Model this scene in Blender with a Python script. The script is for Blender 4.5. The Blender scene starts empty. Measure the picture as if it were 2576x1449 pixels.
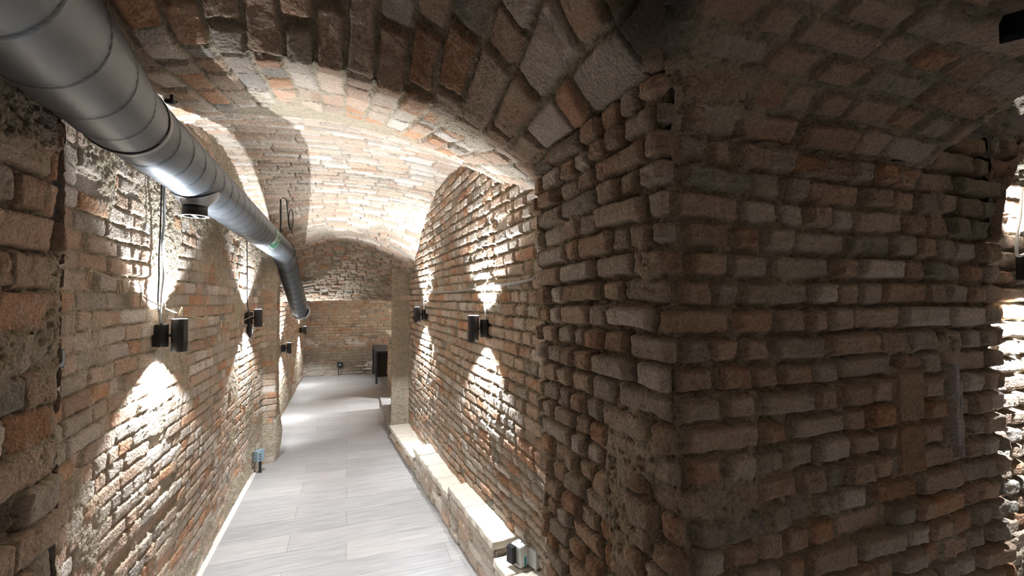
import bpy, bmesh, math, random
import numpy as np
from mathutils import Vector, Matrix
random.seed(7)
PI = math.pi
S = bpy.context.scene
C = S.collection

# ------------------------------------------------------------------ camera, world, exposure
FPX = 1130.0
CAMZ = 2.0
YAW = math.radians(20.0)
PITCH = math.atan(27.5 / FPX)
cd = bpy.data.cameras.new('camera')
cam = bpy.data.objects.new('camera', cd)
C.objects.link(cam)
cam.location = (0, 0, CAMZ)
cam.rotation_euler = (PI / 2 + PITCH, 0, -YAW)
cd.sensor_width = 36.0
cd.lens = FPX / 2576.0 * 36.0
cd.clip_start = 0.02
S.camera = cam
W = bpy.data.worlds.new('world')
S.world = W
W.use_nodes = True
W.node_tree.nodes['Background'].inputs[0].default_value = (0.75, 0.82, 1.0, 1)
W.node_tree.nodes['Background'].inputs[1].default_value = 0.02
S.view_settings.view_transform = 'Standard'
S.view_settings.look = 'None'
S.view_settings.gamma = 1.0
S.view_settings.use_curve_mapping = False
S.view_settings.exposure = 2.5
try:
    S.cycles.max_bounces = 6
    S.cycles.diffuse_bounces = 3
    S.cycles.glossy_bounces = 2
    S.cycles.adaptive_threshold = 0.05
except Exception:
    pass
LAMP_COL = (0.91, 0.96, 1.0)
P_NARROW, P_WIDE = 9.0, 18.0

# ------------------------------------------------------------------ helpers: tags
def tag(o, label, cat, group=None):
    o['label'] = label
    o['category'] = cat
    if group:
        o['group'] = group
    return o

def struct(o):
    o['kind'] = 'structure'
    return o

def empty(name, loc=(0, 0, 0), rz=0.0):
    o = bpy.data.objects.new(name, None)
    C.objects.link(o)
    o.location = loc
    o.rotation_euler = (0, 0, rz)
    o.empty_display_size = 0.05
    return o

def copy_tree(o, parent=None):
    c = o.copy()
    C.objects.link(c)
    if parent is not None:
        c.parent = parent
        c.matrix_parent_inverse = o.matrix_parent_inverse.copy()
    for ch in list(o.children):
        copy_tree(ch, c)
    return c

def ray(px, py):
    """direction in the room of the photo's pixel (depth 1 along the view axis, level camera)"""
    r = (px - 1288.0) / FPX
    u = (752.0 - py) / FPX
    s, c = math.sin(YAW), math.cos(YAW)
    return Vector((s + r * c, c - r * s, u))

def onx(px, py, x):
    d = ray(px, py)
    t = x / d.x
    return Vector((x, d.y * t, CAMZ + d.z * t))

def ony(px, py, y):
    d = ray(px, py)
    t = y / d.y
    return Vector((d.x * t, y, CAMZ + d.z * t))

# ------------------------------------------------------------------ helpers: noise
def _h(ix, iy, iz, seed):
    n = (ix.astype(np.int64) * 374761393 + iy.astype(np.int64) * 668265263 + iz.astype(np.int64) * 2147483647 + seed * 974634777) & 0xFFFFFFFF
    n = ((n ^ (n >> 13)) * 1274126177) & 0xFFFFFFFF
    n = ((n ^ (n >> 16)) * 2246822519) & 0xFFFFFFFF
    n = n ^ (n >> 15)
    return (n & 0xFFFFFF).astype(np.float32) / np.float32(16777216.0)

def vnoise(x, y, z, seed=0):
    fx, fy, fz = np.floor(x), np.floor(y), np.floor(z)
    tx, ty, tz = x - fx, y - fy, z - fz
    tx = tx * tx * (3 - 2 * tx)
    ty = ty * ty * (3 - 2 * ty)
    tz = tz * tz * (3 - 2 * tz)
    r = 0
    for a in (0, 1):
        wx = tx if a else 1 - tx
        for b in (0, 1):
            wy = ty if b else 1 - ty
            for c in (0, 1):
                wz = tz if c else 1 - tz
                r = r + wx * wy * wz * _h(fx + a, fy + b, fz + c, seed)
    return r * 2 - 1

def fbm(P, f, octs=3, seed=0, gain=0.5):
    r = 0
    a = 1.0
    tot = 0
    for o in range(octs):
        r = r + a * vnoise(P[..., 0] * f + 13.7 * o, P[..., 1] * f + 5.1 * o, P[..., 2] * f - 7.9 * o, seed + o)
        tot += a
        a *= gain
        f *= 2.03
    return r / tot

def sst(x, a, b):
    t = np.clip((x - a) / (b - a), 0, 1)
    return t * t * (3 - 2 * t)

# ------------------------------------------------------------------ masonry
def rnd(a, b, seed):
    return _h(a, b, a * 0, seed)

def groin_dark(P, col):  # darkens the brick colour in a noisy-edged patch around the groin
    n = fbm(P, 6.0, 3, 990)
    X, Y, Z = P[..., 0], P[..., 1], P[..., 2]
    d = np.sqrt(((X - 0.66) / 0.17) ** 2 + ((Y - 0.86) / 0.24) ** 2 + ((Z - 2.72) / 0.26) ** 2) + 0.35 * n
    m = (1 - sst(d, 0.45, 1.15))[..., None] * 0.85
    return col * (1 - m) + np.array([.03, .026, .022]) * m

def brick_layout(u, v, ch, seed, lens, probs):
    row = np.floor(v / ch).astype(np.int64)
    rmin, rmax = int(row.min()), int(row.max())
    umin, umax = float(u.min()) - 1, float(u.max()) + 1
    idx = np.zeros(u.shape, np.int64)
    d_u = np.zeros(u.shape)
    loc = np.zeros(u.shape)
    rng = np.random.RandomState(seed)
    n = int((umax - umin) / min(lens)) + 6
    for r in range(rmin, rmax + 1):
        L = rng.choice(lens, size=n, p=probs) * rng.uniform(0.86, 1.14, n)
        e = umin - rng.uniform(0, lens[0]) + np.concatenate([[0], np.cumsum(L)])
        m = row == r
        if not m.any():
            continue
        uu = u[m]
        k = np.clip(np.searchsorted(e, uu) - 1, 0, n - 1)
        a, b = e[k], e[k + 1]
        idx[m] = k
        d_u[m] = np.minimum(uu - a, b - uu)
        loc[m] = (uu - 0.5 * (a + b)) / (b - a) * 2
    fv = v / ch - row
    d_v = np.minimum(fv, 1 - fv) * ch
    return row, idx, d_u, d_v, loc, fv * 2 - 1

PAL = np.array([[.47, .355, .275], [.45, .31, .225], [.46, .255, .15], [.43, .365, .305], [.57, .50, .44], [.30, .27, .235], [.50, .30, .20]])
_g = PAL.mean(axis=1, keepdims=True)
PAL = (PAL * 0.95 + _g * 0.05) * 1.10

def masonry(P, u, v, seed=1, ch=0.077, lens=(0.262, 0.128, 0.19), probs=(0.5, 0.3, 0.2), rough=1.0, cover=0.0,
            cover_map=None, pal=(.26, .22, .08, .22, .13, .04, .05), mortar=(.42, .36, .27), joint=0.006, tone=1.0, depth=None, jv=0.65, ju=1.0):
    """height (m) and colour of old rough brickwork on a surface"""
    w1 = fbm(P, 1.7, 2, seed + 11)
    w2 = fbm(P, 22.0, 2, seed + 12)
    w3 = fbm(P, 24.0, 2, seed + 13)
    w4 = fbm(P, 9.0, 2, seed + 14)
    vv = v + 0.014 * w1 * rough + 0.0045 * w2 + 0.004 * w4 * rough
    uu = u + 0.008 * w3 + 0.006 * w4
    row, idx, du, dv, lu, lv = brick_layout(uu, vv, ch, seed, list(lens), list(probs))
    r1 = rnd(row, idx, seed + 1)
    r2 = rnd(row, idx, seed + 2)
    r3 = rnd(row, idx, seed + 3)
    r4 = rnd(row, idx, seed + 4)
    r5 = rnd(row, idx, seed + 5)
    jh = joint * (0.75 + 1.1 * r5)
    d = np.minimum(du, dv + 0.001)
    rad = 0.009 + 0.008 * r4
    # rounded rectangle distance
    ax = np.clip(1 - (du - jh * ju) / (rad * 0.8), 0, None)
    ay = np.clip(1 - (dv - jh * jv) / (rad * 0.8), 0, None)
    q = np.clip(1 - np.sqrt(ax * ax + ay * ay), 0, 1)
    s = np.sqrt(np.clip(q * (2 - q), 0, 1))
    fine = fbm(P, 90.0, 2, seed + 20)
    mid = fbm(P, 34.0, 3, seed + 21)
    big = fbm(P, 9.0, 2, seed + 22)
    low = fbm(P, 2.6, 3, seed + 23)
    off = (r1 - 0.5) * 0.022 * rough - 0.022 * (r2 < 0.05)
    bh = off + (r2 - 0.5) * 0.010 * rough * lu + (r3 - 0.5) * 0.010 * rough * lv + 0.0035 * mid * rough + 0.002 * fine + 0.004 * big
    depth = (depth if depth is not None else 0.017) * (0.6 + 0.8 * rough) * (0.75 + 0.5 * rnd(row, row * 0, seed + 9))
    mh = -depth + 0.008 * mid + 0.006 * fine + 0.005 * big
    cv = low + 0.35 * big + cover
    if cover_map is not None:
        cv = cv + cover_map
    cm = sst(cv, 0.10, 0.45)
    flush = 0.001 + 0.007 * mid * (0.5 + 0.5 * rough) + 0.005 * fine + 0.006 * big
    mh = mh * (1 - cm) + (flush - 0.002) * cm
    pit = sst(fbm(P, 52.0, 2, seed + 30) + 0.25 * mid, 0.12, 0.5)
    mh = mh - 0.010 * pit * rough * (0.25 + cm)
    s2 = s * (1 - sst(cv, 0.32, 0.62))
    bh = bh - 0.005 * sst(fbm(P, 40.0, 2, seed + 31), 0.35, 0.6)
    h = mh * (1 - s2) + bh * s2
    # colour
    cum = np.cumsum(pal) / np.sum(pal)
    k = np.clip(np.searchsorted(cum, np.clip(r4 * 0.999, 0, 1)), 0, len(PAL) - 1)
    col = PAL[k]
    tint = 0.82 + 0.36 * r3
    col = col * tint[..., None]
    dust = sst(0.6 * mid + 0.7 * big + 0.5 * low, -0.15, 0.5)[..., None]
    col = col * (1 - 0.5 * dust) + np.array([.56, .49, .40]) * 0.5 * dust
    mc = np.array(mortar) * (1 - 0.25 * pit[..., None]) * (0.85 + 0.30 * (0.5 + 0.5 * mid))[..., None] * (1 + 0.18 * low)[..., None]
    sc = np.clip(s2 * 1.15 + 0.0, 0, 1)[..., None]
    col = mc * (1 - sc) + col * sc
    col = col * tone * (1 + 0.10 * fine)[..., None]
    return h, np.clip(col, 0.01, 0.9)

def grid_object(name, P, col=None, mask=None, mat=None, smooth=True):
    nu, nv = P.shape[:2]
    i = np.arange(nu * nv).reshape(nu, nv)
    q = np.stack([i[:-1, :-1], i[1:, :-1], i[1:, 1:], i[:-1, 1:]], -1).reshape(-1, 4)
    if mask is not None:
        mk = mask.reshape(-1)
        keep = mk[q].all(axis=1)
        q = q[keep]
        used = np.zeros(nu * nv, bool)
        used[q.reshape(-1)] = True
        remap = np.cumsum(used) - 1
        q = remap[q]
        V = P.reshape(-1, 3)[used]
        CC = col.reshape(-1, 3)[used] if col is not None else None
    else:
        V = P.reshape(-1, 3)
        CC = col.reshape(-1, 3) if col is not None else None
    me = bpy.data.meshes.new(name)
    me.vertices.add(len(V))
    me.vertices.foreach_set('co', V.astype(np.float32).reshape(-1))
    me.loops.add(len(q) * 4)
    me.loops.foreach_set('vertex_index', q.astype(np.int32).reshape(-1))
    me.polygons.add(len(q))
    me.polygons.foreach_set('loop_start', (np.arange(len(q)) * 4).astype(np.int32))
    me.polygons.foreach_set('use_smooth', np.full(len(q), smooth))
    me.update(calc_edges=True)
    if CC is not None:
        at = me.color_attributes.new('Col', 'FLOAT_COLOR', 'POINT')
        at.data.foreach_set('color', np.concatenate([CC, np.ones((len(CC), 1))], 1).astype(np.float32).reshape(-1))
    if mat:
        me.materials.append(mat)
    o = bpy.data.objects.new(name, me)
    C.objects.link(o)
    return o

def normals(P):
    a = np.gradient(P, axis=0)
    b = np.gradient(P, axis=1)
    n = np.cross(a, b)
    return n / (np.linalg.norm(n, axis=-1, keepdims=True) + 1e-12)

# ------------------------------------------------------------------ materials
def new_mat(name):
    m = bpy.data.materials.new(name)
    m.use_nodes = True
    nt = m.node_tree
    b = nt.nodes['Principled BSDF']
    return m, nt, b

def simple(name, col, rough=0.5, metal=0.0, noise=0.0, nscale=30.0, bump=0.0, spec=None):
    m, nt, b = new_mat(name)
    b.inputs['Roughness'].default_value = rough
    b.inputs['Metallic'].default_value = metal
    b.inputs['Base Color'].default_value = (*col, 1)
    if spec is not None:
        b.inputs['Specular IOR Level'].default_value = spec
    if noise or bump:
        tc = nt.nodes.new('ShaderNodeTexCoord')
        n = nt.nodes.new('ShaderNodeTexNoise')
        n.inputs['Scale'].default_value = nscale
        n.inputs['Detail'].default_value = 5
        nt.links.new(tc.outputs['Object'], n.inputs['Vector'])
        if noise:
            r = nt.nodes.new('ShaderNodeMapRange')
            r.inputs['To Min'].default_value = 1 - noise
            r.inputs['To Max'].default_value = 1 + noise
            nt.links.new(n.outputs['Fac'], r.inputs['Value'])
            mx = nt.nodes.new('ShaderNodeMix')
            mx.data_type = 'RGBA'
            mx.blend_type = 'MULTIPLY'
            mx.inputs['Factor'].default_value = 1
            mx.inputs[6].default_value = (*col, 1)
            nt.links.new(r.outputs['Result'], mx.inputs[7])
            nt.links.new(mx.outputs[2], b.inputs['Base Color'])
        if bump:
            bp = nt.nodes.new('ShaderNodeBump')
            bp.inputs['Strength'].default_value = bump
            bp.inputs['Distance'].default_value = 0.004
            nt.links.new(n.outputs['Fac'], bp.inputs['Height'])
            nt.links.new(bp.outputs['Normal'], b.inputs['Normal'])
    return m

def masonry_mat(name, sat=1.0):
    m, nt, b = new_mat(name)
    N = nt.nodes
    L = nt.links
    at = N.new('ShaderNodeVertexColor')
    at.layer_name = 'Col'
    tc = N.new('ShaderNodeTexCoord')
    n1 = N.new('ShaderNodeTexNoise')
    n1.inputs['Scale'].default_value = 120
    n1.inputs['Detail'].default_value = 6
    n1.inputs['Roughness'].default_value = 0.65
    n2 = N.new('ShaderNodeTexNoise')
    n2.inputs['Scale'].default_value = 28
    n2.inputs['Detail'].default_value = 6
    n2.inputs['Roughness'].default_value = 0.6
    vo = N.new('ShaderNodeTexVoronoi')
    vo.inputs['Scale'].default_value = 85
    for n in (n1, n2, vo):
        L.new(tc.outputs['Object'], n.inputs['Vector'])
    mr = N.new('ShaderNodeMapRange')
    mr.inputs['From Min'].default_value = 0.3
    mr.inputs['From Max'].default_value = 0.7
    mr.inputs['To Min'].default_value = 0.72
    mr.inputs['To Max'].default_value = 1.25
    L.new(n1.outputs['Fac'], mr.inputs['Value'])
    mx = N.new('ShaderNodeMix')
    mx.data_type = 'RGBA'
    mx.blend_type = 'MULTIPLY'
    mx.inputs['Factor'].default_value = 1
    L.new(at.outputs['Color'], mx.inputs[6])
    L.new(mr.outputs['Result'], mx.inputs[7])
    L.new(mx.outputs[2], b.inputs['Base Color'])
    b.inputs['Roughness'].default_value = 0.93
    b.inputs['Specular IOR Level'].default_value = 0.15
    ad = N.new('ShaderNodeMath')
    ad.operation = 'ADD'
    L.new(n1.outputs['Fac'], ad.inputs[0])
    m2 = N.new('ShaderNodeMath')
    m2.operation = 'MULTIPLY_ADD'
    m2.inputs[1].default_value = 1.6
    L.new(n2.outputs['Fac'], m2.inputs[0])
    L.new(vo.outputs['Distance'], m2.inputs[2])
    L.new(m2.outputs[0], ad.inputs[1])
    bp = N.new('ShaderNodeBump')
    bp.inputs['Strength'].default_value = 0.95
    bp.inputs['Distance'].default_value = 0.006
    L.new(ad.outputs[0], bp.inputs['Height'])
    L.new(bp.outputs['Normal'], b.inputs['Normal'])
    return m

MAS = masonry_mat('old_brickwork')

def floor_mat():
    m, nt, b = new_mat('wood_look_planks')
    N, L = nt.nodes, nt.links
    tc = N.new('ShaderNodeTexCoord')
    br = N.new('ShaderNodeTexBrick')
    br.offset = 0.37
    br.offset_frequency = 2
    br.inputs['Scale'].default_value = 1.0
    br.inputs['Brick Width'].default_value = 1.2
    br.inputs['Row Height'].default_value = 0.285
    br.inputs['Mortar Size'].default_value = 0.0016
    br.inputs['Mortar Smooth'].default_value = 0.1
    br.inputs['Color1'].default_value = (0.35, 0.345, 0.345, 1)
    br.inputs['Color2'].default_value = (0.43, 0.415, 0.405, 1)
    br.inputs['Mortar'].default_value = (0.17, 0.15, 0.13, 1)
    L.new(tc.outputs['Object'], br.inputs['Vector'])
    mp = N.new('ShaderNodeMapping')
    mp.inputs['Scale'].default_value = (0.9, 14, 1)
    L.new(tc.outputs['Object'], mp.inputs['Vector'])
    n = N.new('ShaderNodeTexNoise')
    n.inputs['Scale'].default_value = 3.2
    n.inputs['Detail'].default_value = 8
    n.inputs['Roughness'].default_value = 0.62
    n.inputs['Distortion'].default_value = 0.4
    L.new(mp.outputs[0], n.inputs['Vector'])
    cr = N.new('ShaderNodeValToRGB')
    cr.color_ramp.elements[0].position = 0.3
    cr.color_ramp.elements[0].color = (0.74, 0.74, 0.76, 1)
    cr.color_ramp.elements[1].position = 0.68
    cr.color_ramp.elements[1].color = (1.12, 1.1, 1.07, 1)
    L.new(n.outputs['Fac'], cr.inputs['Fac'])
    mx = N.new('ShaderNodeMix')
    mx.data_type = 'RGBA'
    mx.blend_type = 'MULTIPLY'
    mx.inputs['Factor'].default_value = 1
    L.new(br.outputs['Color'], mx.inputs[6])
    L.new(cr.outputs['Color'], mx.inputs[7])
    L.new(mx.outputs[2], b.inputs['Base Color'])
    b.inputs['Roughness'].default_value = 0.42
    b.inputs['Specular IOR Level'].default_value = 0.4
    bp = N.new('ShaderNodeBump')
    bp.inputs['Strength'].default_value = 0.25
    bp.inputs['Distance'].default_value = 0.002
    L.new(n.outputs['Fac'], bp.inputs['Height'])
    L.new(bp.outputs['Normal'], b.inputs['Normal'])
    return m

M_FLOOR = floor_mat()
M_BLACK = simple('black_powder_coat', (0.012, 0.012, 0.013), 0.38)
M_SHADEIN = simple('white_reflector', (0.8, 0.8, 0.8), 0.4)
M_CABLE = simple('grey_cable', (0.36, 0.38, 0.40), 0.45)
M_DCABLE = simple('dark_cable', (0.03, 0.03, 0.033), 0.5)
M_STRING = simple('jute_string', (0.52, 0.43, 0.31), 0.9)
M_PEG = simple('pale_peg_wood', (0.72, 0.60, 0.43), 0.75, noise=0.12, nscale=60)
M_WHITE = simple('white_plastic', (0.72, 0.74, 0.74), 0.35)
M_GREYBOX = simple('blue_grey_plastic', (0.25, 0.34, 0.40), 0.5)
M_DARKP = simple('dark_plastic', (0.02, 0.022, 0.025), 0.4)
M_TEAL = simple('teal_print', (0.02, 0.30, 0.38), 0.5)
M_GREEN = simple('sign_green', (0.015, 0.17, 0.085), 0.4)
M_SIGNW = simple('sign_white', (0.75, 0.76, 0.72), 0.4)
M_STONE = simple('dusty_cap_brick', (0.66, 0.60, 0.51), 0.9, noise=0.18, nscale=14, bump=0.5)
M_TABLE = simple('dark_blue_grey_metal', (0.035, 0.042, 0.06), 0.4)
M_CHIP = simple('dark_brown_board', (0.035, 0.022, 0.014), 0.6)
M_TOP = simple('white_counter_top', (0.75, 0.72, 0.66), 0.3)
M_LEAF = simple('green_leaf', (0.07, 0.16, 0.04), 0.6)
M_STEP = simple('taupe_step_riser', (0.20, 0.18, 0.16), 0.5, noise=0.08, nscale=8)
M_STEEL = simple('bolt_steel', (0.55, 0.56, 0.57), 0.35, metal=1.0)
M_RUBBER = simple('black_rubber_gasket', (0.01, 0.01, 0.01), 0.6)

def emis(name, col, st):
    m, nt, b = new_mat(name)
    b.inputs['Emission Color'].default_value = (*col, 1)
    b.inputs['Emission Strength'].default_value = st
    b.inputs['Base Color'].default_value = (0.8, 0.8, 0.8, 1)
    return m

M_LED = emis('lit_led', LAMP_COL, 14.0)

def duct_mat():
    m, nt, b = new_mat('galvanised_spiral_duct')
    N, L = nt.nodes, nt.links
    at = N.new('ShaderNodeVertexColor')
    at.layer_name = 'Col'
    tc = N.new('ShaderNodeTexCoord')
    n = N.new('ShaderNodeTexNoise')
    n.inputs['Scale'].default_value = 9
    n.inputs['Detail'].default_value = 7
    n.inputs['Roughness'].default_value = 0.65
    L.new(tc.outputs['Object'], n.inputs['Vector'])
    r = N.new('ShaderNodeMapRange')
    r.inputs['To Min'].default_value = 0.78
    r.inputs['To Max'].default_value = 1.2
    L.new(n.outputs['Fac'], r.inputs['Value'])
    mx = N.new('ShaderNodeMix')
    mx.data_type = 'RGBA'
    mx.blend_type = 'MULTIPLY'
    mx.inputs['Factor'].default_value = 1
    L.new(at.outputs['Color'], mx.inputs[6])
    L.new(r.outputs['Result'], mx.inputs[7])
    L.new(mx.outputs[2], b.inputs['Base Color'])
    b.inputs['Metallic'].default_value = 0.8
    r2 = N.new('ShaderNodeMapRange')
    r2.inputs['To Min'].default_value = 0.38
    r2.inputs['To Max'].default_value = 0.55
    L.new(n.outputs['Fac'], r2.inputs['Value'])
    L.new(r2.outputs['Result'], b.inputs['Roughness'])
    return m

M_DUCT = duct_mat()

# ------------------------------------------------------------------ vault shapes
def pl(y, pts, sm=True):
    xs = np.array([p[0] for p in pts])
    ys = np.array([p[1] for p in pts])
    if not sm:
        return np.interp(y, xs, ys)
    # smooth the polyline with a small box filter
    r = 0
    for o in (-0.16, -0.08, 0, 0.08, 0.16):
        r = r + np.interp(y + o, xs, ys)
    return r / 5

PROF = [(1.82, 2.875), (2.3, 2.97), (2.75, 3.05), (3.2, 3.16), (3.7, 3.25), (4.2, 3.285), (4.7, 3.26), (5.4, 3.12), (6.0, 2.95), (6.55, 2.79),
        (6.75, 2.70), (8.1, 2.0), (8.6, 1.97)]
KC = [(1.82, .29), (2.75, .22), (3.7, .08), (4.6, .07), (5.4, .12), (6.0, .33), (6.6, .5), (7.2, .30), (8.1, .03), (9, .03)]
XC = [(1.82, -.25), (4, -.25), (6.6, -.08), (9, -.08)]

def z_corr(x, y):
    pr = np.where(y < 2.1, pl(y, PROF, False), pl(y, PROF))
    z = pr - pl(y, KC) * (x - np.interp(y, [p[0] for p in XC], [p[1] for p in XC])) ** 2
    rise = 0.85 * np.clip(1.82 - y, 0, 0.62)
    near = 2.875 - .29 * (x + .25) ** 2 + rise * np.clip(1 - (x / .80) ** 2, 0, 1) ** 1.6
    return np.where(y < 1.82, near, z)

def z_side(x, y):
    """side arm: barrel along x, springing on the pier's front face"""
    t = np.clip((x - 0.76) / 1.04, 0, 1)
    n = 4 - 2 * t
    hh = 0.40 - 0.10 * t
    u = np.clip(np.abs(y) / 0.97, 0, 1)
    return 2.36 + hh * (1 - u ** n) ** (1 / n)

def lerp(a, b, t):
    return a + (b - a) * t

# corridor vault and the arch over the camera, one displaced surface
def build_vault():
    ys = []
    y = -1.6
    while y < 8.45:
        ys.append(y)
        d = max(abs(y), 0.9)
        y += min(max(0.0036 * d, 0.0055), 0.013) if y > 0.9 else 0.012
    ys = np.array(ys)
    xs = np.arange(-1.16, 1.12, 0.0075)
    X, Y = np.meshgrid(xs, ys, indexing='ij')
    Z0 = X * 0
    Pn = np.stack([X, Y, Z0], -1)
    jag = 0.035 * fbm(Pn, 7.0, 3, 501)
    Z = z_corr(X, Y + jag * np.exp(-((Y - 1.82) / 0.25) ** 2))
    P = np.stack([X, Y, Z], -1)
    N = normals(P)
    N = N * np.sign(-N[..., 2:3])
    pr = z_corr(ys * 0, ys)
    sy = np.concatenate([[0], np.cumsum(np.hypot(np.diff(ys), np.diff(pr)))])
    SY = np.broadcast_to(sy[None, :], X.shape)
    wob = 0.05 * fbm(P, 3.0, 2, 77)
    # courses along the corridor (arch), across it (vault), small headers (far arch)
    cmA = 0.25 * sst(Y, 1.7, 2.1) + 0.35 * np.exp(-((Y - 2.95) / 0.25) ** 2) - 0.12
    hA, cA = masonry(P, Y, X + 3 + 0.02 * Y, seed=31, ch=0.108, lens=(0.27, 0.14, 0.2), rough=1.35, cover_map=cmA, pal=(.22, .26, .18, .16, .08, .03, .06), joint=0.009)
    cmB = 0.75 * np.exp(-((Y - 6.3) / 0.4) ** 2) + 0.35 * np.exp(-((Y - 3.15) / 0.3) ** 2) + 0.25 * np.exp(-((Y - 5.6) / 0.3) ** 2 - ((X - .0) / 0.5) ** 2) - 0.22
    hB, cB = masonry(P, X, SY + 0.06 * X, seed=47, ch=0.078, lens=(0.27, 0.135, 0.2), probs=(.75, .1, .15), rough=0.75, cover_map=cmB, pal=(.38, .12, .01, .2, .3, .01, .0), joint=0.004, tone=1.16, mortar=(.40, .35, .28), depth=0.021)
    hC, cC = masonry(P, X, SY, seed=53, ch=0.082, lens=(0.13, 0.12, 0.2), probs=(.7, .2, .1), rough=1.1, cover_map=0.35 * sst(-Y, -6.9, -6.4) + 0 * Y, pal=(.3, .25, .07, .26, .08, .04, 0))
    hA = hA * (1 - 0.40 * sst(Y, 1.72, 1.86))
    ab = sst(Y + wob, 3.02, 3.06)[..., None]
    bc = sst(Y + wob, 6.45, 6.55)[..., None]
    h = lerp(lerp(hA, hB, ab[..., 0]), hC, bc[..., 0])
    col = lerp(lerp(cA, cB, ab), cC, bc)
    col = groin_dark(P, col)
    Pd = P + N * h[..., None]
    zs = z_side(X, Y)
    keep = ~((Y < 1.80) & ((X > 0.80) | (X < -0.93)))
    keep &= ~((Y < 0.97) & (X > 0.3) & (Z < zs - 0.012))
    return struct(grid_object('ceiling', Pd, col, keep, MAS))

build_vault()

def build_side():
    # barrel of the side arm, from the groin to its free edge, and the next higher bay
    def arm(name, x0, x1, dz, dh, seed, y0=0.97, step=0.007, tone=1.0, cov=0.1):
        xs = np.arange(x0, x1, step)
        n_s = 330
        P = np.zeros((len(xs), n_s, 3))
        arc = np.zeros((len(xs), n_s))
        for i, x in enumerate(xs):
            t = min(max((x - 0.76) / 1.04, 0), 1)
            n = 4 - 2 * t
            hh = 0.40 - 0.10 * t + dh
            a = np.linspace(0, PI, 1400)
            c, s = np.cos(a), np.sin(a)
            yy = y0 * np.sign(c) * np.abs(c) ** (2 / n)
            zz = 2.36 + dz + hh * np.abs(s) ** (2 / n)
            L = np.concatenate([[0], np.cumsum(np.hypot(np.diff(yy), np.diff(zz)))])
            # denser on the visible half
            tgt = np.concatenate([np.linspace(0, L[-1] * .52, n_s - 80), np.linspace(L[-1] * .52, L[-1], 81)[1:]])
            P[i, :, 0] = x
            P[i, :, 1] = np.interp(tgt, L, yy)
            P[i, :, 2] = np.interp(tgt, L, zz)
            arc[i] = tgt
        N = normals(P)
        ctr = np.array([0, 0, 1.6])
        dirc = np.stack([P[..., 0] * 0, -P[..., 1], 1.6 - P[..., 2]], -1)
        sg = np.sign((N * dirc).sum(-1, keepdims=True))
        N = N * sg
        h, col = masonry(P, P[..., 0], arc, seed=seed, ch=0.088, lens=(0.21, 0.12, 0.16), probs=(.35, .4, .25), joint=0.010, jv=0.8, rough=1.2, cover=cov, tone=tone,
                         pal=(.26, .28, .07, .25, .06, .05, .03))
        col = groin_dark(P, col)
        Pd = P + N * h[..., None]
        keep = np.ones(P.shape[:2], bool)
        if dz == 0 and dh == 0:
            zc = z_corr(P[..., 0], P[..., 1])
            keep &= ~((P[..., 0] < 0.80) & (P[..., 2] < zc - 0.006) & (P[..., 1] < 1.0))
            jag = 0.02 * fbm(P, 9, 2, 5)
            keep &= (P[..., 0] + jag) < x1 - 0.03
        return grid_object(name, Pd, col, keep, MAS)
    a = struct(arm('ceiling', 0.40, 1.86, 0.0, 0.0, 61))
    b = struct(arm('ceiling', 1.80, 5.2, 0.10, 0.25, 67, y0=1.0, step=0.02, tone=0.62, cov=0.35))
build_side()

# ------------------------------------------------------------------ walls from plan polylines
def plan(pts, cx=0.0, cy=0.0, smooth=0.02):
    pts = np.array(pts, float)
    fine = [pts[0]]
    for a, b in zip(pts[:-1], pts[1:]):
        n = max(int(np.linalg.norm(b - a) / 0.002), 1)
        for k in range(1, n + 1):
            fine.append(a + (b - a) * k / n)
    fine = np.array(fine)
    k = max(int(smooth / 0.002), 1)
    ker = np.ones(2 * k + 1) / (2 * k + 1)
    pad = np.concatenate([np.repeat(fine[:1], k, 0), fine, np.repeat(fine[-1:], k, 0)])
    sm = np.stack([np.convolve(pad[:, j], ker, 'valid') for j in (0, 1)], -1)
    L = np.concatenate([[0], np.cumsum(np.linalg.norm(np.diff(sm, axis=0), axis=1))])
    s = [0.0]
    while s[-1] < L[-1]:
        p = np.array([np.interp(s[-1], L, sm[:, 0]), np.interp(s[-1], L, sm[:, 1])])
        d = max(np.hypot(p[0] - cx, p[1] - cy), 0.8)
        s.append(s[-1] + min(max(0.0034 * d, 0.0048), 0.016))
    s = np.array(s)
    return s, np.interp(s, L, sm[:, 0]), np.interp(s, L, sm[:, 1])

def build_wall(name, pts, z0, z1, dz, seed, mat=MAS, offset=None, keep=None, side=1, cov=None, **kw):
    s, px, py = plan(pts)
    zs = np.arange(z0, z1, dz)
    U, Z = np.meshgrid(s, zs, indexing='ij')
    X = np.broadcast_to(px[:, None], U.shape).copy()
    Y = np.broadcast_to(py[:, None], U.shape).copy()
    if offset is not None:
        X, Y = offset(X, Y, Z)
    P = np.stack([X, Y, Z], -1)
    N = normals(P) * side
    cm = cov(X, Y, Z, P) if cov is not None else None
    h, col = masonry(P, U, Z, seed=seed, cover_map=cm, **kw)
    if 'post' in globals() and name in POST:
        h, col = POST[name](P, h, col)
    Pd = P + N * h[..., None]
    k = keep(X, Y, Z) if keep is not None else None
    return struct(grid_object(name, Pd, col, k, mat))

POST = {}
post = True

def right_x(y):
    return 0.985 - 0.022 * y

def base_out(y):
    return np.interp(y, [2.0, 2.7, 3.0, 3.8, 5.3, 6.6], [.24, .20, .15, .09, .02, 0])

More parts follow.
